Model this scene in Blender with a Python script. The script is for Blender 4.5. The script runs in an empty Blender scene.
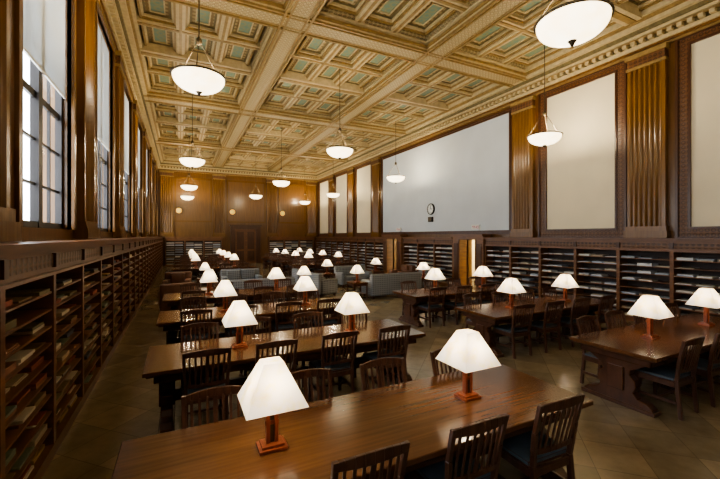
import bpy, bmesh, math, random
from mathutils import Vector, Matrix
random.seed(7)
scene = bpy.context.scene

# ------------------------------------------------------------------ materials
def lin(c):
    out=[]
    for v in c[:3]:
        v=v/255.0
        out.append(v/12.92 if v<=0.04045 else ((v+0.055)/1.055)**2.4)
    return (out[0],out[1],out[2],1.0)

def newmat(name):
    m=bpy.data.materials.new(name); m.use_nodes=True
    nt=m.node_tree; b=nt.nodes["Principled BSDF"]
    return m,nt,b

def coords(nt, scale=(1,1,1), rot=(0,0,0)):
    tc=nt.nodes.new("ShaderNodeTexCoord"); mp=nt.nodes.new("ShaderNodeMapping")
    mp.inputs["Scale"].default_value=scale; mp.inputs["Rotation"].default_value=rot
    nt.links.new(tc.outputs["Object"],mp.inputs["Vector"])
    return mp.outputs["Vector"]

def ramp(nt, fac, stops):
    r=nt.nodes.new("ShaderNodeValToRGB")
    e=r.color_ramp.elements
    e[0].position=stops[0][0]; e[0].color=lin(stops[0][1])
    e[1].position=stops[-1][0]; e[1].color=lin(stops[-1][1])
    for p,c in stops[1:-1]:
        x=e.new(p); x.color=lin(c)
    nt.links.new(fac,r.inputs["Fac"])
    return r.outputs["Color"]

def wood(name,c1,c2,scale=(12,12,1.2),rough=0.35,bump=0.02,coat=0.0):
    m,nt,b=newmat(name)
    v=coords(nt,scale)
    n=nt.nodes.new("ShaderNodeTexNoise"); n.inputs["Scale"].default_value=1.6; n.inputs["Detail"].default_value=6; n.inputs["Distortion"].default_value=0.2
    nt.links.new(v,n.inputs["Vector"])
    col=ramp(nt,n.outputs["Fac"],[(0.28,c1),(0.72,c2)])
    nt.links.new(col,b.inputs["Base Color"])
    b.inputs["Roughness"].default_value=rough
    if coat: b.inputs["Coat Weight"].default_value=coat; b.inputs["Coat Roughness"].default_value=0.15
    bp=nt.nodes.new("ShaderNodeBump"); bp.inputs["Strength"].default_value=bump; bp.inputs["Distance"].default_value=0.02
    nt.links.new(n.outputs["Fac"],bp.inputs["Height"]); nt.links.new(bp.outputs["Normal"],b.inputs["Normal"])
    return m

def plain(name,c,rough=0.6,metal=0.0,var=0.08,nscale=8):
    m,nt,b=newmat(name)
    v=coords(nt)
    n=nt.nodes.new("ShaderNodeTexNoise"); n.inputs["Scale"].default_value=nscale; n.inputs["Detail"].default_value=3
    nt.links.new(v,n.inputs["Vector"])
    a=tuple(max(0,x*(1-var)) for x in c); d=tuple(min(255,x*(1+var)) for x in c)
    nt.links.new(ramp(nt,n.outputs["Fac"],[(0.3,a),(0.7,d)]),b.inputs["Base Color"])
    b.inputs["Roughness"].default_value=rough; b.inputs["Metallic"].default_value=metal
    return m

def ornate(name,c1,c2,c3,scale=7.0,rough=0.55,bump=0.5):
    m,nt,b=newmat(name)
    v=coords(nt)
    vo=nt.nodes.new("ShaderNodeTexVoronoi"); vo.inputs["Scale"].default_value=scale; vo.inputs["Randomness"].default_value=0.0
    nt.links.new(v,vo.inputs["Vector"])
    col=ramp(nt,vo.outputs["Distance"],[(0.1,c1),(0.32,c2),(0.42,c3),(0.6,c2)])
    nt.links.new(col,b.inputs["Base Color"]); b.inputs["Roughness"].default_value=rough
    bp=nt.nodes.new("ShaderNodeBump"); bp.inputs["Strength"].default_value=bump; bp.inputs["Distance"].default_value=0.03
    nt.links.new(vo.outputs["Distance"],bp.inputs["Height"]); nt.links.new(bp.outputs["Normal"],b.inputs["Normal"])
    return m

def emis(name,c,s,c2=None,scale=6):
    m,nt,b=newmat(name)
    b.inputs["Base Color"].default_value=lin(c); b.inputs["Roughness"].default_value=0.4
    if c2:
        v=coords(nt)
        n=nt.nodes.new("ShaderNodeTexNoise"); n.inputs["Scale"].default_value=scale; n.inputs["Detail"].default_value=5
        nt.links.new(v,n.inputs["Vector"])
        nt.links.new(ramp(nt,n.outputs["Fac"],[(0.3,c2),(0.65,c)]),b.inputs["Emission Color"])
    else:
        b.inputs["Emission Color"].default_value=lin(c)
    b.inputs["Emission Strength"].default_value=s
    return m

M={}
M['panelwood']=wood("golden_oak_wall",(96,66,32),(124,88,44),(9,9,0.7),0.28,0.006)
M['pilwood']=wood("fluted_oak",(106,74,34),(132,96,48),(14,14,0.8),0.27,0.006)
M['darkwood']=wood("mahogany_dark",(64,39,25),(90,57,36),(10,10,1.2),0.3)
M['shelfwood']=wood("bookcase_wood",(100,66,42),(134,92,58),(1.5,1.5,9),0.33)
M['shelfdark']=wood("bookcase_back",(40,26,18),(56,38,27),(3,3,3),0.6)
M['carved']=ornate("carved_dark_wood",(74,47,28),(110,74,44),(60,38,22),9.0,0.4,0.6)
M['tabletop']=wood("polished_tabletop",(86,54,32),(108,71,44),(1.0,22,22),0.17,0.003,0.2)
M['tablebase']=wood("table_base_wood",(66,40,28),(92,58,40),(6,6,3),0.3)
M['chairwood']=wood("chair_wood",(68,43,31),(94,62,45),(14,14,2),0.28)
M['cherry']=wood("cherry_wood",(116,58,36),(146,78,48),(20,20,3),0.3)
M['seat']=plain("slate_blue_leather",(84,98,108),0.45)
M['sofa']=ornate("sofa_patterned_fabric",(106,112,116),(144,146,146),(80,86,94),14.0,0.85,0.1)
M['leather']=plain("brown_leather",(110,76,56),0.42)
M['blindcream']=plain("cream_blind",(230,220,192),0.8,var=0.02,nscale=1)
M['plaster']=plain("pale_blue_plaster",(206,214,220),0.8,var=0.02,nscale=1)
M['creamwall']=plain("cream_paint",(238,226,190),0.8,var=0.02)
M['cream']=plain("ceiling_cream",(190,174,136),0.6,var=0.06)
M['ochre']=plain("ceiling_ochre",(142,118,72),0.5,var=0.1)
M['olive']=plain("ceiling_olive",(108,98,66),0.6,var=0.1)
M['teal']=ornate("ceiling_teal_panel",(98,128,118),(110,138,126),(136,140,108),4.0,0.6,0.15)
M['brownpanel']=ornate("ceiling_brown_panel",(162,145,102),(122,102,64),(170,152,110),6.0,0.6,0.3)
M['beamorn']=ornate("ceiling_beam_ornament",(136,112,66),(184,168,130),(124,108,70),8.0,0.55,0.5)
M['metal']=plain("bronze_metal",(90,80,64),0.4,0.8)
M['black']=plain("black_frame",(22,20,19),0.5)
M['white']=plain("white_enamel",(236,236,230),0.5,var=0.01)
M['winframe']=plain("dark_window_frame",(36,32,32),0.5)
M['red']=plain("sign_red",(190,40,30),0.5)
M['bowl']=emis("pendant_alabaster",(255,242,212),4.6,(255,226,172),4)
M['sconce']=emis("sconce_glass",(255,206,104),0.6)

# mica shade: diffuse + translucent + soft glow
m,nt,b=newmat("lamp_mica_shade")
out=nt.nodes["Material Output"]
v=coords(nt)
n=nt.nodes.new("ShaderNodeTexNoise"); n.inputs["Scale"].default_value=11; n.inputs["Detail"].default_value=6
nt.links.new(v,n.inputs["Vector"])
colr=ramp(nt,n.outputs["Fac"],[(0.3,(222,202,166)),(0.6,(250,243,228))])
d=nt.nodes.new("ShaderNodeBsdfDiffuse"); t=nt.nodes.new("ShaderNodeBsdfTranslucent"); e=nt.nodes.new("ShaderNodeEmission"); e.inputs["Strength"].default_value=0.55
for nd in (d,t,e): nt.links.new(colr,nd.inputs["Color"])
mix=nt.nodes.new("ShaderNodeMixShader"); mix.inputs[0].default_value=0.5
nt.links.new(d.outputs[0],mix.inputs[1]); nt.links.new(t.outputs[0],mix.inputs[2])
ad=nt.nodes.new("ShaderNodeAddShader"); nt.links.new(mix.outputs[0],ad.inputs[0]); nt.links.new(e.outputs[0],ad.inputs[1]); nt.links.new(ad.outputs[0],out.inputs[0])
M['shade']=m

# floor
m,nt,b=newmat("floor_stone_tiles")
v=coords(nt,(1,1,1),(0,0,math.radians(45)))
br=nt.nodes.new("ShaderNodeTexBrick"); br.offset=0.0; br.squash=1.0
br.inputs["Scale"].default_value=1.0
br.inputs["Brick Width"].default_value=0.5; br.inputs["Row Height"].default_value=0.5
br.inputs["Mortar Size"].default_value=0.004; br.inputs["Mortar Smooth"].default_value=0.3
br.inputs["Color1"].default_value=lin((172,156,128)); br.inputs["Color2"].default_value=lin((144,132,110)); br.inputs["Mortar"].default_value=lin((122,111,90))
nt.links.new(v,br.inputs["Vector"])
n=nt.nodes.new("ShaderNodeTexNoise"); n.inputs["Scale"].default_value=2.2; n.inputs["Detail"].default_value=9; n.inputs["Roughness"].default_value=0.65
nt.links.new(v,n.inputs["Vector"])
mx=nt.nodes.new("ShaderNodeMixRGB"); mx.blend_type='MULTIPLY'; mx.inputs["Fac"].default_value=0.7
nt.links.new(br.outputs["Color"],mx.inputs["Color1"])
nt.links.new(ramp(nt,n.outputs["Fac"],[(0.3,(176,166,148)),(0.7,(255,250,240))]),mx.inputs["Color2"])
nt.links.new(mx.outputs["Color"],b.inputs["Base Color"]); b.inputs["Roughness"].default_value=0.2
M['floor']=m

# blind translucent
m,nt,b=newmat("window_blind_fabric")
out=nt.nodes["Material Output"]
d=nt.nodes.new("ShaderNodeBsdfDiffuse"); d.inputs["Color"].default_value=lin((222,226,226))
t=nt.nodes.new("ShaderNodeBsdfTranslucent"); t.inputs["Color"].default_value=lin((200,206,210))
mix=nt.nodes.new("ShaderNodeMixShader"); mix.inputs[0].default_value=0.3
nt.links.new(d.outputs[0],mix.inputs[1]); nt.links.new(t.outputs[0],mix.inputs[2]); nt.links.new(mix.outputs[0],out.inputs[0])
M['blind']=m
# glass
m,nt,b=newmat("window_glass")
out=nt.nodes["Material Output"]
g=nt.nodes.new("ShaderNodeBsdfGlossy"); g.inputs["Roughness"].default_value=0.02
t=nt.nodes.new("ShaderNodeBsdfTransparent")
mix=nt.nodes.new("ShaderNodeMixShader"); mix.inputs[0].default_value=0.04
nt.links.new(t.outputs[0],mix.inputs[1]); nt.links.new(g.outputs[0],mix.inputs[2]); nt.links.new(mix.outputs[0],out.inputs[0])
M['glass']=m
# periodicals
def papermat(name,stops):
    m,nt,b=newmat(name)
    gi=nt.nodes.new("ShaderNodeNewGeometry")
    r=nt.nodes.new("ShaderNodeValToRGB"); r.color_ramp.interpolation='CONSTANT'
    e=r.color_ramp.elements
    e[0].position=0; e[0].color=lin(stops[0]); e[1].position=1.0/len(stops); e[1].color=lin(stops[1])
    for i,c in enumerate(stops[2:]):
        x=e.new((i+2)/len(stops)); x.color=lin(c)
    nt.links.new(gi.outputs["Random Per Island"],r.inputs["Fac"])
    nt.links.new(r.outputs["Color"],b.inputs["Base Color"]); b.inputs["Roughness"].default_value=0.6
    return m
M['paperL']=papermat("periodical_covers_warm",[(190,172,140),(140,96,70),(205,194,172),(120,112,80),(180,150,96),(96,96,106),(214,204,186),(140,118,84),(150,82,62),(126,136,116)])
M['paperR']=papermat("periodical_covers_cool",[(214,218,220),(172,184,198),(224,222,212),(150,160,172),(204,200,188),(180,172,154),(220,224,228),(168,150,130)])

# ------------------------------------------------------------------ mesh builder
class MB:
    def __init__(s): s.v=[]; s.f=[]; s.m=[]; s.mats=[]; s.smooth=[]
    def mi(s,k):
        if k not in s.mats: s.mats.append(k)
        return s.mats.index(k)
    def add(s,vs,fs,k,smooth=False):
        o=len(s.v); s.v+= [tuple(p) for p in vs]; i=s.mi(k)
        for f in fs: s.f.append(tuple(o+a for a in f)); s.m.append(i); s.smooth.append(smooth)
    def box(s,x0,x1,y0,y1,z0,z1,k):
        if x0>x1:x0,x1=x1,x0
        if y0>y1:y0,y1=y1,y0
        vs=[(x0,y0,z0),(x1,y0,z0),(x1,y1,z0),(x0,y1,z0),(x0,y0,z1),(x1,y0,z1),(x1,y1,z1),(x0,y1,z1)]
        s.add(vs,[(3,2,1,0),(4,5,6,7),(0,1,5,4),(1,2,6,5),(2,3,7,6),(3,0,4,7)],k)
    def beam(s,p0,p1,w,d,k):
        (x0,y0,z0),(x1,y1,z1)=p0,p1; a=w/2;c=d/2
        vs=[(x0-a,y0-c,z0),(x0+a,y0-c,z0),(x0+a,y0+c,z0),(x0-a,y0+c,z0),(x1-a,y1-c,z1),(x1+a,y1-c,z1),(x1+a,y1+c,z1),(x1-a,y1+c,z1)]
        s.add(vs,[(3,2,1,0),(4,5,6,7),(0,1,5,4),(1,2,6,5),(2,3,7,6),(3,0,4,7)],k)
    def rod(s,p0,p1,r,k,n=8):
        p0=Vector(p0);p1=Vector(p1); dr=(p1-p0).normalized()
        up=Vector((0,0,1)) if abs(dr.z)<0.9 else Vector((1,0,0))
        a=dr.cross(up).normalized(); b2=dr.cross(a)
        vs=[]
        for p in (p0,p1):
            for i in range(n):
                t=2*math.pi*i/n; vs.append(p+a*(r*math.cos(t))+b2*(r*math.sin(t)))
        fs=[(i,(i+1)%n,n+(i+1)%n,n+i) for i in range(n)]
        fs+= [tuple(range(n))[::-1],tuple(range(n,2*n))]
        s.add(vs,fs,k)
    def lathe(s,prof,k,n=28,c=(0,0)):
        vs=[];fs=[]
        for r,z in prof:
            for i in range(n):
                t=2*math.pi*i/n; vs.append((c[0]+r*math.cos(t),c[1]+r*math.sin(t),z))
        for j in range(len(prof)-1):
            for i in range(n):
                a=j*n+i;b2=j*n+(i+1)%n; fs.append((a,b2,b2+n,a+n))
        s.add(vs,fs,k,True)
    def prism(s,poly,a0,a1,axis,k):
        n=len(poly)
        def P(p,a):
            return (a,p[0],p[1]) if axis=='x' else ((p[0],a,p[1]) if axis=='y' else (p[0],p[1],a))
        vs=[P(p,a0) for p in poly]+[P(p,a1) for p in poly]
        fs=[(i,(i+1)%n,n+(i+1)%n,n+i) for i in range(n)]+[tuple(range(n))[::-1],tuple(range(n,2*n))]
        s.add(vs,fs,k)
    def mesh(s,name,bevel=0,seg=1):
        me=bpy.data.meshes.new(name); me.from_pydata(s.v,[],s.f)
        for k in s.mats: me.materials.append(M[k])
        for p,i,sm in zip(me.polygons,s.m,s.smooth): p.material_index=i; p.use_smooth=sm
        bm=bmesh.new(); bm.from_mesh(me)
        bmesh.ops.recalc_face_normals(bm,faces=bm.faces)
        if bevel:
            es=[e for e in bm.edges if len(e.link_faces)==2 and e.calc_face_angle(0)>0.6]
            bmesh.ops.bevel(bm,geom=es,offset=bevel,segments=seg,affect='EDGES',profile=0.5,clamp_overlap=True)
        bm.to_mesh(me); bm.free()
        return me
    def obj(s,name,loc=(0,0,0),rz=0,bevel=0,seg=1):
        return place(s.mesh(name,bevel,seg),name,loc,rz)
def place(me,name,loc=(0,0,0),rz=0):
    o=bpy.data.objects.new(name,me); scene.collection.objects.link(o)
    o.location=loc; o.rotation_euler=(0,0,rz); return o

XL,XR,Y0,Y1=-1.55,10.9,-5.0,30.4
CAP=2.14
ZC=7.1   # cornice start
ZB=7.55  # beam underside
ZP=7.93  # coffer panel level

# ------------------------------------------------------------------ shell
f=MB(); f.box(XL-0.6,XR+0.6,Y0-0.3,Y1+0.3,-0.2,0,'floor'); f.obj("floor")

win_c=[5.95+3.8*k for k in range(-2,7)]
WW=1.02; WZ0,WZ1=2.3,6.75
wl=MB()
wl.box(XL-0.35,XL,Y0,Y1,0,WZ0,'panelwood'); wl.box(XL-0.35,XL,Y0,Y1,WZ1,8.4,'panelwood')
prev=Y0
for c in win_c:
    wl.box(XL-0.35,XL,prev,c-WW,WZ0,WZ1,'panelwood'); prev=c+WW
wl.box(XL-0.35,XL,prev,Y1,WZ0,WZ1,'panelwood')
wl.obj("wall_left")

doors=[(10.9,11.8),(16.7,17.75)]
wr=MB()
wr.box(XR,XR+0.2,Y0,Y1,2.1,8.4,'panelwood')
prev=Y0
for a,b_ in doors:
    wr.box(XR,XR+0.2,prev,a,0,2.1,'panelwood'); prev=b_
wr.box(XR,XR+0.2,prev,Y1,0,2.1,'panelwood'); wr.obj("wall_right")
wb=MB(); wb.box(XL-0.35,XR+0.35,Y1,Y1+0.3,0,8.4,'panelwood'); wb.obj("wall_back")
wf=MB(); wf.box(XL-0.35,XR+0.35,Y0-0.3,Y0,0,8.4,'panelwood'); wf.obj("wall_front")
# vestibules beyond doors
for i,(a,b_) in enumerate(doors):
    q=MB(); x0=XR+0.2; x1=XR+2.4; ya=a-1.2; yb=b_+1.9; H=2.8; k='creamwall'
    q.box(x1,x1+0.1,ya,yb,-0.1,H,k); q.box(x0,x1,ya-0.1,ya,-0.1,H,k); q.box(x0,x1,yb,yb+0.1,-0.1,H,k)
    q.box(x0,x1,ya,yb,H,H+0.1,k); q.box(XR+0.6,x1,ya,yb,-0.1,0.0,'floor')
    q.obj("wall_vestibule")
    L=bpy.data.lights.new("vestibule_light","POINT"); L.energy=330 if i==0 else 420; L.color=(1,0.86,0.62) if i==0 else (0.8,0.9,1); L.shadow_soft_size=0.15
    lo=bpy.data.objects.new("vestibule_light",L); lo.location=(XR+1.4,(a+b_)/2+0.5,2.4); scene.collection.objects.link(lo)

# ------------------------------------------------------------------ ceiling
ce=MB()
ce.box(XL-0.35,XR+0.35,Y0,Y1,ZP+0.1,ZP+0.4,'olive')
bx=[2.6,6.75]; by=[1.62+7.34*k for k in range(0,4)]
BW=0.36
def band(vals,lo,hi,vert):
    for c in vals:
        def B(o0,o1,z0,z1,k):
            if vert: ce.box(c+o0,c+o1,lo,hi,z0,z1,k)
            else: ce.box(lo,hi,c+o0,c+o1,z0+0.003,z1,k)
        B(-BW,BW,ZB,ZP+0.15,'cream')
        B(-BW*0.55,BW*0.55,ZB-0.03,ZB+0.01,'beamorn')
        for g in (-1,1):
            B(g*(BW*0.55),g*(BW*0.55+0.04),ZB-0.045,ZB+0.01,'ochre')
            B(g*(BW-0.05),g*(BW),ZB-0.05,ZB+0.01,'ochre')
            B(g*BW,g*(BW+0.05),ZB+0.05,ZB+0.12,'ochre')
            B(g*BW,g*(BW+0.10),ZB+0.15,ZB+0.20,'cream')
            B(g*BW,g*(BW+0.14),ZB+0.24,ZP+0.1,'beamorn')
band(bx,Y0,Y1,True); band(by,XL,XR,False)
xs=[(XL+0.5,bx[0]-BW-0.12),(bx[0]+BW+0.12,bx[1]-BW-0.12),(bx[1]+BW+0.12,XR-0.5)]
yy=[Y0]+by+[Y1]
ys=[(yy[i]+(BW+0.12 if i else 0),yy[i+1]-(BW+0.12 if i+1<len(yy)-1 else 0)) for i in range(len(yy)-1)]
NX=3
for (xa,xb) in xs:
    for (ya,yb) in ys:
        NY=4
        rw=0.11
        px=(xb-xa)/NX; py=(yb-ya)/NY
        for i in range(1,NX):
            x=xa+i*px; ce.box(x-rw,x+rw,ya,yb,ZB+0.19,ZP+0.12,'cream'); ce.box(x-0.035,x+0.035,ya,yb,ZB+0.17,ZB+0.19,'ochre')
        for j in range(1,NY):
            w_=0.2 if j==2 else rw; zz=-0.08 if j==2 else 0
            y=ya+j*py; ce.box(xa,xb,y-w_,y+w_,ZB+0.193+zz,ZP+0.12,'cream'); ce.box(xa,xb,y-w_*0.4,y+w_*0.4,ZB+0.172+zz,ZB+0.193+zz,'ochre')
        for i in range(NX):
            for j in range(NY):
                cx=xa+(i+.5)*px; cy=ya+(j+.5)*py
                hx=px/2-rw; hy=py/2-rw
                def ring(ax,ay,w,z0,z1,k):
                    ce.box(cx-ax,cx+ax,cy-ay,cy-ay+w,z0,z1,k); ce.box(cx-ax,cx+ax,cy+ay-w,cy+ay,z0,z1,k)
                    ce.box(cx-ax,cx-ax+w,cy-ay+w,cy+ay-w,z0,z1,k); ce.box(cx+ax-w,cx+ax,cy-ay+w,cy+ay-w,z0,z1,k)
                ring(hx,hy,0.05,ZB+0.25,ZP+0.1,'ochre')
                ring(hx-0.05,hy-0.05,0.05,ZB+0.30,ZP+0.1,'cream')
                ring(hx-0.10,hy-0.10,0.05,ZP-0.02,ZP+0.1,'olive')
                ring(hx-0.15,hy-0.15,0.09,ZP,ZP+0.1,'brownpanel')
                ring(hx-0.24,hy-0.24,0.03,ZP-0.03,ZP+0.1,'cream')
                ce.box(cx-hx+0.27,cx+hx-0.27,cy-hy+0.27,cy+hy-0.27,ZP+0.001,ZP+0.1,'teal')
ce.obj("ceiling")

# cornice
prof=[(0,ZC-0.12,0.06,'ochre'),(0,ZC-0.06,0.10,'panelwood'),(0,ZC,0.14,'cream'),(0,ZC+0.1,0.10,'olive'),(0,ZC+0.2,0.16,'ochre'),(0,ZC+0.26,0.24,'cream'),(0,ZC+0.33,0.30,'olive'),(0,ZC+0.42,0.42,'cream'),(0,ZC+0.52,0.48,'ochre'),(0,ZC+0.60,0.55,'cream')]
zs=[p[1] for p in prof]+[ZP+0.1]
co={'left':MB(),'right':MB(),'back':MB()}
for i,p in enumerate(prof):
    z0,z1,d,k=p[1],zs[i+1],p[2],p[3]
    co['left'].box(XL,XL+d,Y0,Y1,z0,z1,k); co['right'].box(XR-d,XR,Y0,Y1,z0,z1,k); co['back'].box(XL,XR,Y1-d,Y1,z0,z1,k)
y=Y0
while y<Y1-0.3:
    co['left'].box(XL+0.1,XL+0.24,y,y+0.1,ZC+0.11,ZC+0.2,'cream'); co['right'].box(XR-0.24,XR-0.1,y,y+0.1,ZC+0.11,ZC+0.2,'cream')
    y+=0.2
x=XL
while x<XR:
    co['back'].box(x,x+0.1,Y1-0.24,Y1-0.1,ZC+0.11,ZC+0.2,'cream'); x+=0.2
for k_,q in co.items(): q.obj("trim_cornice_"+k_)

# ------------------------------------------------------------------ pilasters
def pil_mesh(w,z0,z1):
    q=MB(); d=0.13; n=6; m_=0.08; fw=(w-2*m_)/n
    pts=[(0,-w/2),(d,-w/2),(d,-w/2+m_)]
    for i in range(n):
        s0=-w/2+m_+i*fw
        for t in range(1,6):
            a=math.pi*t/6
            pts.append((d-0.045*math.sin(a), s0+0.012+(fw-0.024)*(1-math.cos(a))/2))
        pts.append((d,s0+fw))
    pts+=[(d,w/2),(0,w/2)]
    q.prism(pts,z0+0.3,z1-0.4,'z','pilwood')
    q.box(0,d+0.06,-w/2-0.06,w/2+0.06,z0,z0+0.18,'pilwood'); q.box(0,d+0.03,-w/2-0.03,w/2+0.03,z0+0.18,z0+0.3,'pilwood')
    q.box(0,d+0.03,-w/2-0.02,w/2+0.02,z1-0.4,z1-0.33,'ochre'); q.box(0,d+0.02,-w/2,w/2,z1-0.33,z1-0.12,'carved')
    q.box(0,d+0.05,-w/2-0.04,w/2+0.04,z1-0.12,z1,'ochre')
    return q.mesh("pilaster")
pm=pil_mesh(0.86,CAP+0.01,ZC-0.12)
lp=[win_c[0]-1.9+3.8*k for k in range(0,10)]
for y in lp:
    if y<Y1: place(pm,"trim_pilaster",(XL,y,0),0)
rp=[-2.3,1.5,5.2,9.0,19.75,23.4,27.1]
for y in rp: place(pm,"trim_pilaster",(XR,y,0),math.pi)
for x in (-0.9,2.7,6.8,10.2):
    place(pm,"trim_pilaster",(x,Y1,0),-math.pi/2)

# ------------------------------------------------------------------ windows
for i,c in enumerate(win_c):
    q=MB(); a,b_=c-WW,c+WW; xf=XL-0.08
    for w,dd in ((0.20,0.05),(0.10,0.09)):
        q.box(XL,XL+dd,a-w,a,WZ0,WZ1+w,'panelwood'); q.box(XL,XL+dd,b_,b_+w,WZ0,WZ1+w,'panelwood'); q.box(XL,XL+dd,a,b_,WZ1,WZ1+w,'panelwood')
    q.box(xf-0.05,xf+0.03,a,a+0.08,WZ0,WZ1,'winframe'); q.box(xf-0.05,xf+0.03,b_-0.08,b_,WZ0,WZ1,'winframe')
    q.box(xf-0.05,xf+0.03,a,b_,WZ0,WZ0+0.08,'winframe'); q.box(xf-0.05,xf+0.03,a,b_,WZ1-0.08,WZ1,'winframe')
    q.box(xf-0.05,xf+0.04,c-0.07,c+0.07,WZ0,WZ1,'winframe')
    for yq in (c-WW/2,c+WW/2): q.box(xf-0.03,xf+0.005,yq-0.016,yq+0.016,WZ0,WZ1,'winframe')
    z=WZ0+0.55
    j=0
    while z<WZ1-0.2:
        t=0.045 if j==2 else 0.016
        q.box(xf-0.03,xf+0.005,a,b_,z-t,z+t,'winframe'); z+=0.56; j+=1
    q.box(xf-0.015,xf-0.010,a+0.02,b_-0.02,WZ0+0.02,WZ1-0.02,'glass')
    q.box(XL-0.02,XL-0.015,a+0.04,b_-0.04,4.3,WZ1-0.05,'blind'); q.box(XL-0.028,XL-0.008,a+0.04,b_-0.04,4.27,4.31,'white')
    q.obj("window_%d"%(i+1))
    pl=bpy.data.lights.new("window_portal","AREA"); pl.shape='RECTANGLE'; pl.size=WZ1-WZ0; pl.size_y=2*WW
    pl.cycles.is_portal=True
    po=bpy.data.objects.new("window_portal",pl); po.location=(XL-0.3,c,(WZ0+WZ1)/2); po.rotation_euler=(0,-math.pi/2,0)
    scene.collection.objects.link(po)

# ------------------------------------------------------------------ right wall panels
def panel(ya,yb,k,name,fw=0.3,z1=6.75):
    q=MB(); z0=2.42; x=XR
    q.box(x-0.02,x,ya,yb,z0,z1,k)
    def fr(o,w,d,kk):
        q.box(x-d,x,ya-o-w,ya-o,z0-o-w if o+w<0.28 else z0-0.27,z1+min(o+w,0.22),kk); q.box(x-d,x,yb+o,yb+o+w,z0-o-w if o+w<0.28 else z0-0.27,z1+min(o+w,0.22),kk)
        q.box(x-d,x,ya-o,yb+o,z1+min(o,0.18),z1+min(o+w,0.22),kk); q.box(x-d,x,ya-o,yb+o,z0-min(o+w,0.27),z0-min(o,0.25),kk)
    fr(0,0.05,0.07,'darkwood'); fr(0.05,fw-0.11,0.045,'carved'); fr(fw-0.06,0.06,0.08,'darkwood')
    q.obj(name)
for ya,yb,k,fw in ((2.35,4.3,'blindcream',.3),(-1.4,0.6,'blindcream',.3),(5.98,8.1,'blindcream',.3),(9.62,19.0,'plaster',.14),(20.5,22.6,'blindcream',.3),(24.2,26.3,'blindcream',.3),(27.9,30.0,'blindcream',.3)):
    panel(ya,yb,k,"trim_wall_panel",fw)

# ------------------------------------------------------------------ bookcases
def bookcase(xb,xf,ya,yb,pk,nsh=10,dens=3,name="bookcase"):
    s=1 if xf>xb else -1
    q=MB(); pb=MB()
    q.box(xb,xb+s*0.02,ya,yb,0,CAP-0.1,'shelfdark')
    q.box(xb,xf+s*0.02,ya,yb,0,0.12,'shelfwood')
    q.box(xb,xf,ya,yb,CAP-0.30,CAP-0.06,'shelfwood')
    q.box(xf,xf+s*0.012,ya,yb,CAP-0.24,CAP-0.12,'carved')
    q.box(xb,xf+s*0.04,ya,yb,CAP-0.32,CAP-0.29,'shelfwood')
    q.box(xb,xf+s*0.06,ya,yb,CAP-0.07,CAP-0.03,'shelfwood'); q.box(xb,xf+s*0.10,ya,yb,CAP-0.03,CAP,'shelfwood')
    n=max(1,round((yb-ya)/1.22)); w=(yb-ya)/n
    for i in range(n+1):
        y=ya+i*w
        y0=max(ya,y-0.04); y1=min(yb,y+0.04)
        q.box(xb,xf+s*0.015,y0,y1,0.12,CAP-0.30,'shelfwood')
        q.box(xf,xf+s*0.035,y0,y1,CAP-0.25,CAP-0.11,'darkwood')
    zb=0.12; zt=CAP-0.32; dz=(zt-zb)/nsh
    for i in range(n):
        a=ya+i*w+0.04; b_=ya+(i+1)*w-0.04
        for j in range(nsh):
            z=zb+j*dz
            if j: q.box(xb+s*0.02,xf,a,b_,z-0.02,z,'shelfwood')
            pw=(b_-a)/dens
            for t in range(dens):
                if random.random()<0.15: continue
                h=random.uniform(0.01,dz*0.36); off=random.uniform(0.0,0.05)
                z2=z+0.0005
                cnt=random.choice((1,2,2))
                for c_ in range(cnt):
                    hh=h/cnt
                    y0=a+t*pw+random.uniform(0.01,0.05); y1=a+(t+1)*pw-random.uniform(0.01,0.05)
                    pb.box(xf-s*0.33,xf-s*off-s*random.uniform(0.0,0.03),y0,y1,z2,z2+hh-0.001,pk); z2+=hh
    q.obj(name); pb.obj("periodicals")
bookcase(XL+0.025,-1.15,Y0+0.03,Y1-0.45,'paperL')
bookcase(XR-0.025,10.5,Y0+0.03,10.45,'paperR',9,3)
bookcase(XR-0.025,10.5,12.3,16.2,'paperR',9,3)
bookcase(XR-0.025,10.5,18.2,Y1-0.45,'paperR',9,3)
XD=XR-0.09
for i,(a,b_) in enumerate(doors):
    q=MB(); o0=a-0.43; o1=b_+0.43
    q.box(10.42,XD,o0,a,0,2.05,'shelfwood'); q.box(10.42,XD,b_,o1,0,2.05,'shelfwood')
    q.box(10.42,XD,o0,o1,2.05,2.2,'shelfwood'); q.box(10.34,XD,o0-0.02,o1+0.02,2.2,2.28,'shelfwood')
    for yy_ in ((o0+0.09,a-0.09),(b_+0.09,o1-0.09)):
        q.box(10.40,10.42,yy_[0],yy_[1],0.25,1.9,'darkwood')
    q.box(10.40,10.42,a-0.05,a,0,2.06,'darkwood'); q.box(10.40,10.42,b_,b_+0.05,0,2.06,'darkwood')
    q.obj("door_%d"%(i+1))
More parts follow.
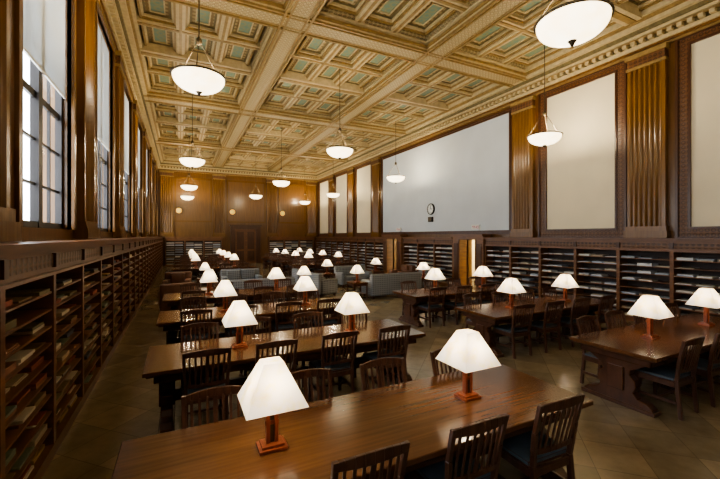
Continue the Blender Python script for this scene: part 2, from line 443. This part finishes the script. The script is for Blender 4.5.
def bookcase_back(xa,xb_):
    q=MB(); pb=MB(); y=Y1-0.025; yf=Y1-0.4
    q.box(xa,xb_,y-0.02,y,0,CAP-0.1,'shelfdark'); q.box(xa,xb_,yf-0.02,y,0,0.12,'shelfwood'); q.box(xa,xb_,yf,y,CAP-0.3,CAP-0.05,'shelfwood')
    q.box(xa,xb_,yf-0.03,y,CAP-0.05,CAP,'shelfwood')
    n=max(1,round((xb_-xa)/1.2)); w=(xb_-xa)/n
    for i in range(n+1):
        x=xa+i*w; q.box(max(xa,x-0.04),min(xb_,x+0.04),yf-0.015,y,0.12,CAP-0.3,'shelfwood')
    for j in range(1,10):
        z=0.12+j*0.17; q.box(xa+.04,xb_-.04,yf+0.01,y-0.02,z-0.018,z,'shelfwood')
    for i in range(n):
        for j in range(10):
            z=0.12+j*0.17
            for t in range(2):
                x0=xa+i*w+0.08+t*(w-0.16)/2
                pb.box(x0,x0+(w-0.2)/2-0.03,yf+0.05,y-0.05,z+0.0005,z+random.uniform(0.02,0.11),'paperR')
    q.obj("bookcase"); pb.obj("periodicals")
bookcase_back(XL+0.55,2.9); bookcase_back(6.5,XR-0.55)
q=MB(); dx=4.7; yw=Y1-0.005
q.box(dx-1.15,dx-0.8,Y1-0.2,yw,0,2.75,'darkwood'); q.box(dx+0.8,dx+1.15,Y1-0.2,yw,0,2.75,'darkwood')
q.box(dx-1.15,dx+1.15,Y1-0.2,yw,2.75,2.98,'darkwood'); q.box(dx-1.25,dx+1.25,Y1-0.28,yw,2.98,3.08,'darkwood')
for sx in (-0.4,0.4):
    q.box(dx+sx-0.4,dx+sx+0.4,Y1-0.08,yw,0,2.75,'shelfwood')
    for za,zb_ in ((0.2,1.0),(1.15,2.55)): q.box(dx+sx-0.27,dx+sx+0.27,Y1-0.1,Y1-0.08,za,zb_,'darkwood')
q.obj("door_3",bevel=0.006)
q=MB()
for (a,b_) in ((-0.4,2.2),(3.25,6.3),(7.35,9.7)):
    for w,dd in ((0.12,0.05),(0.05,0.08)):
        z0,z1=3.25,6.6
        q.box(a,a+w,Y1-dd,Y1,z0,z1,'pilwood'); q.box(b_-w,b_,Y1-dd,Y1,z0,z1,'pilwood'); q.box(a,b_,Y1-dd,Y1,z0,z0+w,'pilwood'); q.box(a,b_,Y1-dd,Y1,z1-w,z1,'pilwood')
q.obj("trim_back_paneling")
for x in (-0.1,3.7,7.7):
    q=MB(); pr=[(0.001,-0.10),(0.12,-0.09),(0.19,-0.05),(0.21,0.0)]
    q.lathe(pr,'sconce',20); q.lathe([(0.21,-0.02),(0.26,-0.05),(0.29,0.0),(0.21,0.0)],'metal',20)
    o=q.obj("wall_sconce",(x,Y1-0.001,4.1)); o.rotation_euler=(-math.pi/2,0,0)

# clock, speaker, exit signs
q=MB(); q.lathe([(0.001,0.0),(0.27,0.0),(0.27,0.06),(0.23,0.07),(0.23,0.045)],'black',32); q.lathe([(0.23,0.046),(0.001,0.046)],'white',32)
q.box(-0.012,0.012,0,0.19,0.048,0.055,'black'); q.box(-0.015,0.12,-0.012,0.012,0.048,0.055,'black')
for t in range(12):
    a=math.pi*t/6; cx,cy=0.19*math.cos(a),0.19*math.sin(a); q.box(cx-0.012,cx+0.012,cy-0.012,cy+0.012,0.046,0.052,'black')
o=q.obj("wall_clock",(XR-0.02,14.3,3.5)); o.rotation_euler=(math.pi/2,0,-math.pi/2)
q=MB(); q.box(-0.09,0,-0.16,0.16,0,0.24,'black'); q.box(-0.1,-0.09,-0.13,0.13,0.03,0.21,'metal'); q.obj("wall_speaker",(XR-0.02,14.3,2.88),bevel=0.005)
for y in (11.3,17.2):
    q=MB(); q.box(-0.07,0,-0.22,0.22,0,0.2,'white')
    for k_,u in enumerate((-0.14,-0.045,0.05,0.14)):
        q.box(-0.075,-0.07,u-0.03,u-0.012,0.05,0.15,'red'); q.box(-0.075,-0.07,u-0.012,u+0.03,0.13 if k_!=1 else 0.09,0.15 if k_!=1 else 0.11,'red')
        if k_ in (0,): q.box(-0.075,-0.07,u-0.012,u+0.03,0.05,0.065,'red')
    q.obj("exit_sign",(XR-0.02,y,2.46))

# ------------------------------------------------------------------ furniture meshes
def table_mesh():
    q=MB(); L=1.81; W=0.535
    q.box(-L,L,-W,W,0.715,0.76,'tabletop')
    q.box(-L+0.03,L-0.03,-W+0.03,W-0.03,0.69,0.715,'tablebase')
    for s in (-1,1):
        q.box(-L+0.1,L-0.1,s*(W-0.10),s*(W-0.125),0.60,0.69,'tablebase')
        q.box(s*(L-0.10),s*(L-0.125),-W+0.1,W-0.1,0.60,0.69,'tablebase')
    half=[(0.42,0.0),(0.42,0.07),(0.36,0.12),(0.25,0.14),(0.20,0.20),(0.235,0.28),(0.22,0.36),(0.16,0.42),(0.17,0.48),(0.26,0.53),(0.34,0.58),(0.36,0.64),(0.36,0.69)]
    poly=half+[(-a,b) for a,b in half[::-1]]
    for s in (-1,1):
        q.prism(poly,s*1.59-0.06,s*1.59+0.06,'x','tablebase')
        q.box(s*1.59-0.08,s*1.59+0.08,-0.45,0.45,0,0.05,'tablebase')
        q.box(s*1.59-0.085,s*1.59+0.085,-0.1,0.1,0.2,0.5,'tablebase')
    q.box(-1.58,1.58,-0.04,0.04,0.22,0.36,'tablebase')
    return q.mesh("library_table",0.006,1)
def chair_mesh():
    q=MB(); k='chairwood'
    hw=0.225
    for s in (-1,1):
        q.beam((s*hw,0.20,0),(s*hw,0.20,0.43),0.04,0.04,k)
        q.beam((s*0.205,-0.25,0),(s*0.205,-0.21,0.45),0.038,0.042,k)
        q.beam((s*0.205,-0.21,0.45),(s*0.225,-0.245,0.72),0.034,0.04,k)
        q.beam((s*0.225,-0.245,0.72),(s*0.232,-0.30,0.955),0.034,0.034,k)
        q.box(s*0.225-0.012,s*0.225+0.012,-0.22,0.2,0.17,0.205,k)
        q.box(s*0.222-0.014,s*0.222+0.014,-0.2,0.2,0.37,0.43,k)
    q.box(-0.21,0.21,0.188,0.212,0.37,0.43,k); q.box(-0.2,0.2,-0.225,-0.2,0.37,0.43,k)
    q.box(-0.22,0.22,-0.02,0.005,0.175,0.20,k)
    q.box(-0.245,0.245,-0.2,0.235,0.43,0.445,k)
    q.box(-0.23,0.23,-0.19,0.225,0.445,0.475,'seat')
    N=8
    def rail(z0,z1,y0,depth,arch,th=0.022):
        for i in range(N):
            u0=-1+2*i/N; u1=-1+2*(i+1)/N
            x0,x1=u0*0.24,u1*0.24
            ya=y0-depth*(1-u0*u0); yb=y0-depth*(1-u1*u1)
            za=z1+arch*(1-u0*u0); zb=z1+arch*(1-u1*u1)
            vs=[(x0,ya-th/2,z0),(x1,yb-th/2,z0),(x1,yb+th/2,z0),(x0,ya+th/2,z0),(x0,ya-th/2,za),(x1,yb-th/2,zb),(x1,yb+th/2,zb),(x0,ya+th/2,za)]
            q.add(vs,[(3,2,1,0),(4,5,6,7),(0,1,5,4),(1,2,6,5),(2,3,7,6),(3,0,4,7)],k)
    rail(0.90,0.95,-0.297,0.03,0.025)
    rail(0.545,0.585,-0.222,0.018,0.0)
    for i in range(7):
        u=-0.75+1.5*i/6; w=0.022 if i!=3 else 0.036
        q.beam((u*0.225,-0.222-0.018*(1-u*u),0.57),(u*0.235,-0.292-0.028*(1-u*u),0.915),w,0.012,k)
    return q.mesh("wooden_chair",0.003,1)
def lamp_mesh():
    q=MB(); k='cherry'
    q.box(-0.095,0.095,-0.075,0.075,0,0.022,k); q.box(-0.075,0.075,-0.058,0.058,0.022,0.04,k)
    for sx in (-1,1): q.box(sx*0.028-0.012,sx*0.028+0.012,-0.022,0.022,0.04,0.34,k)
    q.box(-0.045,0.045,-0.014,0.014,0.16,0.19,k); q.box(-0.016,0.016,-0.012,0.012,0.04,0.36,'metal')
    zb,zt=0.315,0.59; wb_,wt=0.2,0.068
    for a,b_ in ((wb_-0.012,0.0),(0.0,wb_-0.012)):
        q.box(-a-0.004,a+0.004,-b_-0.004,b_+0.004,zb+0.012,zb+0.02,'metal')
    m1=q.mesh("tmp",0.002,1)
    s=MB()
    B=[(-wb_,-wb_,zb),(wb_,-wb_,zb),(wb_,wb_,zb),(-wb_,wb_,zb)]; T=[(-wt,-wt,zt),(wt,-wt,zt),(wt,wt,zt),(-wt,wt,zt)]
    s.add(B+T,[(0,1,5,4),(1,2,6,5),(2,3,7,6),(3,0,4,7),(4,5,6,7)],'shade')
    m2=s.mesh("tmp2")
    bm=bmesh.new(); bm.from_mesh(m1)
    n1=len(bm.faces); bm.from_mesh(m2); bm.faces.ensure_lookup_table()
    for f_ in bm.faces[n1:]: f_.material_index=2
    me=bpy.data.meshes.new("table_lamp"); bm.to_mesh(me); bm.free()
    me.materials.append(M['cherry']); me.materials.append(M['metal']); me.materials.append(M['shade'])
    bpy.data.meshes.remove(m1); bpy.data.meshes.remove(m2)
    return me
TM,CM,LM=table_mesh(),chair_mesh(),lamp_mesh()
bulb=bpy.data.lights.new("lamp_bulb","POINT"); bulb.energy=7.5; bulb.color=(1.0,0.82,0.58); bulb.shadow_soft_size=0.035
def put_lamp(x,y,z):
    o=place(LM,"table_lamp",(x,y,z))
    lo=bpy.data.objects.new("lamp_bulb",bulb); lo.location=(0,0,0.43); lo.parent=o; scene.collection.objects.link(lo)

def table_set(cx,cy,lx=(-0.82,0.85)):
    place(TM,"library_table",(cx,cy,0))
    for x in lx: put_lamp(cx+x,cy,0.7605)
    for s in (-1,1):
        for x in (-1.21,-0.43,0.37,1.19):
            j=random.uniform(-0.02,0.02); r=random.uniform(-0.05,0.05); dy=random.uniform(-0.03,0.04)
            y=cy+s*(0.535-0.165+dy)
            place(CM,"wooden_chair",(cx+x+j,y,0),(0 if s<0 else math.pi)+r)
table_set(1.44,2.50,(-0.88,0.86))
table_set(1.45,4.95,(-0.76,0.85)); table_set(1.45,7.39,(-0.68,0.9)); table_set(1.45,9.75)
for cy in (2.83,5.25,7.7): table_set(6.80,cy)
for cy in (18.2,20.6,23.0,25.4): table_set(1.45,cy)
for cy in (18.2,20.6,23.0,25.4): table_set(6.80,cy)

def sofa_mesh(w,k,name):
    q=MB(); h=w/2
    q.box(-h+0.05,h-0.05,-0.40,0.40,0.12,0.30,k)
    q.box(-h,-h+0.2,-0.42,0.42,0.10,0.62,k); q.box(h-0.2,h,-0.42,0.42,0.10,0.62,k)
    q.box(-h,h,-0.46,-0.24,0.10,0.86,k)
    n=max(1,round((w-0.4)/0.62)); cw=(w-0.4)/n
    for i in range(n):
        x=-h+0.2+i*cw
        q.box(x+0.005,x+cw-0.005,-0.24,0.43,0.30,0.46,k); q.box(x+0.01,x+cw-0.01,-0.26,-0.10,0.46,0.84,k)
    m1=q.mesh(name,0.045,3)
    for p in m1.polygons: p.use_smooth=True
    bm=bmesh.new(); bm.from_mesh(m1)
    for sx in (-1,1):
        for sy in (-1,1):
            r=bmesh.ops.create_cube(bm,size=1,matrix=Matrix.Translation((sx*(h-0.1),sy*0.34,0.06))@Matrix.Diagonal((0.07,0.07,0.12,1)))
            for v in r['verts']:
                for f_ in v.link_faces: f_.material_index=1
    bm.to_mesh(m1); bm.free(); m1.materials.append(M['chairwood'])
    return m1
S3=sofa_mesh(2.1,'sofa',"sofa"); S2=sofa_mesh(1.5,'sofa',"loveseat"); A1=sofa_mesh(0.92,'sofa',"armchair"); A2=sofa_mesh(0.9,'leather',"leather_armchair")
place(S3,"sofa",(7.0,11.6,0),0); place(S2,"loveseat",(6.9,14.7,0),math.pi)
place(S3,"sofa",(2.3,12.0,0),0); place(S2,"loveseat",(2.2,15.2,0),math.pi)
place(A2,"leather_armchair",(-0.1,11.9,0),0.1); place(A2,"leather_armchair",(-0.1,14.9,0),math.pi-0.1)
place(A1,"armchair",(4.7,12.8,0),-math.pi/2+0.3); place(A1,"armchair",(4.6,14.4,0),-math.pi/2)
place(A1,"armchair",(9.2,12.9,0),math.pi/2); place(A2,"leather_armchair",(9.2,14.3,0),math.pi/2)
def side_table():
    q=MB(); k='tablebase'
    q.box(-0.28,0.28,-0.28,0.28,0.55,0.59,'tabletop')
    for sx in (-1,1):
        for sy in (-1,1): q.box(sx*0.25-0.02,sx*0.25+0.02,sy*0.25-0.02,sy*0.25+0.02,0,0.55,k)
        q.box(sx*0.25-0.01,sx*0.25+0.01,-0.25,0.25,0.48,0.55,k); q.box(-0.25,0.25,sx*0.25-0.01,sx*0.25+0.01,0.48,0.55,k)
    q.box(-0.25,0.25,-0.25,0.25,0.18,0.2,k)
    return q.mesh("side_table",0.004,1)
ST=side_table()
for x,y in ((8.45,11.6),(5.55,11.5),(3.75,11.9),(0.82,12.0),(0.85,15.2),(5.7,14.8),(8.1,14.8)):
    place(ST,"side_table",(x,y,0)); put_lamp(x,y,0.5905)
q=MB(); q.box(-0.6,0.6,-0.35,0.35,0.38,0.42,'tabletop'); q.box(-0.52,0.52,-0.27,0.27,0.12,0.15,'tablebase')
for sx in (-1,1):
    for sy in (-1,1): q.box(sx*0.55-0.03,sx*0.55+0.03,sy*0.3-0.03,sy*0.3+0.03,0,0.38,'tablebase')
cm=q.mesh("coffee_table",0.005,1); place(cm,"coffee_table",(2.3,13.5,0)); place(cm,"coffee_table",(6.95,13.2,0))

# ------------------------------------------------------------------ pendants
def pendant_mesh():
    q=MB(); R=0.45
    pr=[(0.001,-0.27)]
    for i in range(1,10):
        a=math.pi/2*i/9; pr.append((R*0.97*math.sin(a),-0.27*math.cos(a)**0.9 if i<9 else 0.0))
    q.lathe(pr,'bowl',36)
    q.lathe([(R*0.95,-0.01),(R*1.02,-0.015),(R*1.035,0.005),(R*1.0,0.02),(R*0.95,0.01)],'metal',36)
    q.lathe([(0.001,-0.34),(0.02,-0.33),(0.03,-0.30),(0.05,-0.275),(0.06,-0.262)],'metal',12)
    for i in range(3):
        a=2*math.pi*i/3+0.4; q.rod((R*math.cos(a),R*math.sin(a),0.0),(0.03*math.cos(a),0.03*math.sin(a),0.62),0.008,'metal',6)
    q.lathe([(0.001,0.56),(0.05,0.60),(0.055,0.66),(0.02,0.72),(0.001,0.74)],'metal',12)
    top=ZP-5.05
    q.rod((0,0,0.7),(0,0,top),0.011,'metal',8)
    q.lathe([(0.001,top-0.12),(0.05,top-0.1),(0.09,top-0.03),(0.10,top)],'metal',14)
    return q.mesh("pendant_light")
PM=pendant_mesh()
pend=[(0.30,7.15),(0.4,15.0),(0.45,22.9),(0.45,29.0),(4.66,3.1),(4.72,11.1),(4.75,19.0),(4.75,26.2),(9.3,7.0),(9.3,15.0),(9.25,22.9),(9.2,29.0),(0.4,-0.8),(9.2,-0.8)]
L=bpy.data.lights.new("pendant_bulb","POINT"); L.energy=165; L.color=(1.0,0.82,0.56); L.shadow_soft_size=0.12
for x,y in pend:
    o=place(PM,"pendant_light",(x,y,5.05))
    lo=bpy.data.objects.new("pendant_bulb",L); lo.location=(0,0,0.12); lo.parent=o; scene.collection.objects.link(lo)

# ------------------------------------------------------------------ world & camera
w=bpy.data.worlds.new("world"); scene.world=w; w.use_nodes=True
bg=w.node_tree.nodes["Background"]; bg.inputs[0].default_value=(0.88,0.94,1.0,1); bg.inputs[1].default_value=12.0
scene.view_settings.view_transform='AgX'
try: scene.view_settings.look='AgX - Medium High Contrast'
except Exception: pass
scene.view_settings.exposure=-0.02
cam=bpy.data.cameras.new("camera"); cam.lens=18.25; cam.sensor_width=36; cam.shift_y=-3.5/720
co_=bpy.data.objects.new("camera",cam); co_.location=(0,0,2.2); co_.rotation_euler=(math.pi/2,0,math.radians(-26.2))
cam.clip_start=0.05
scene.collection.objects.link(co_); scene.camera=co_
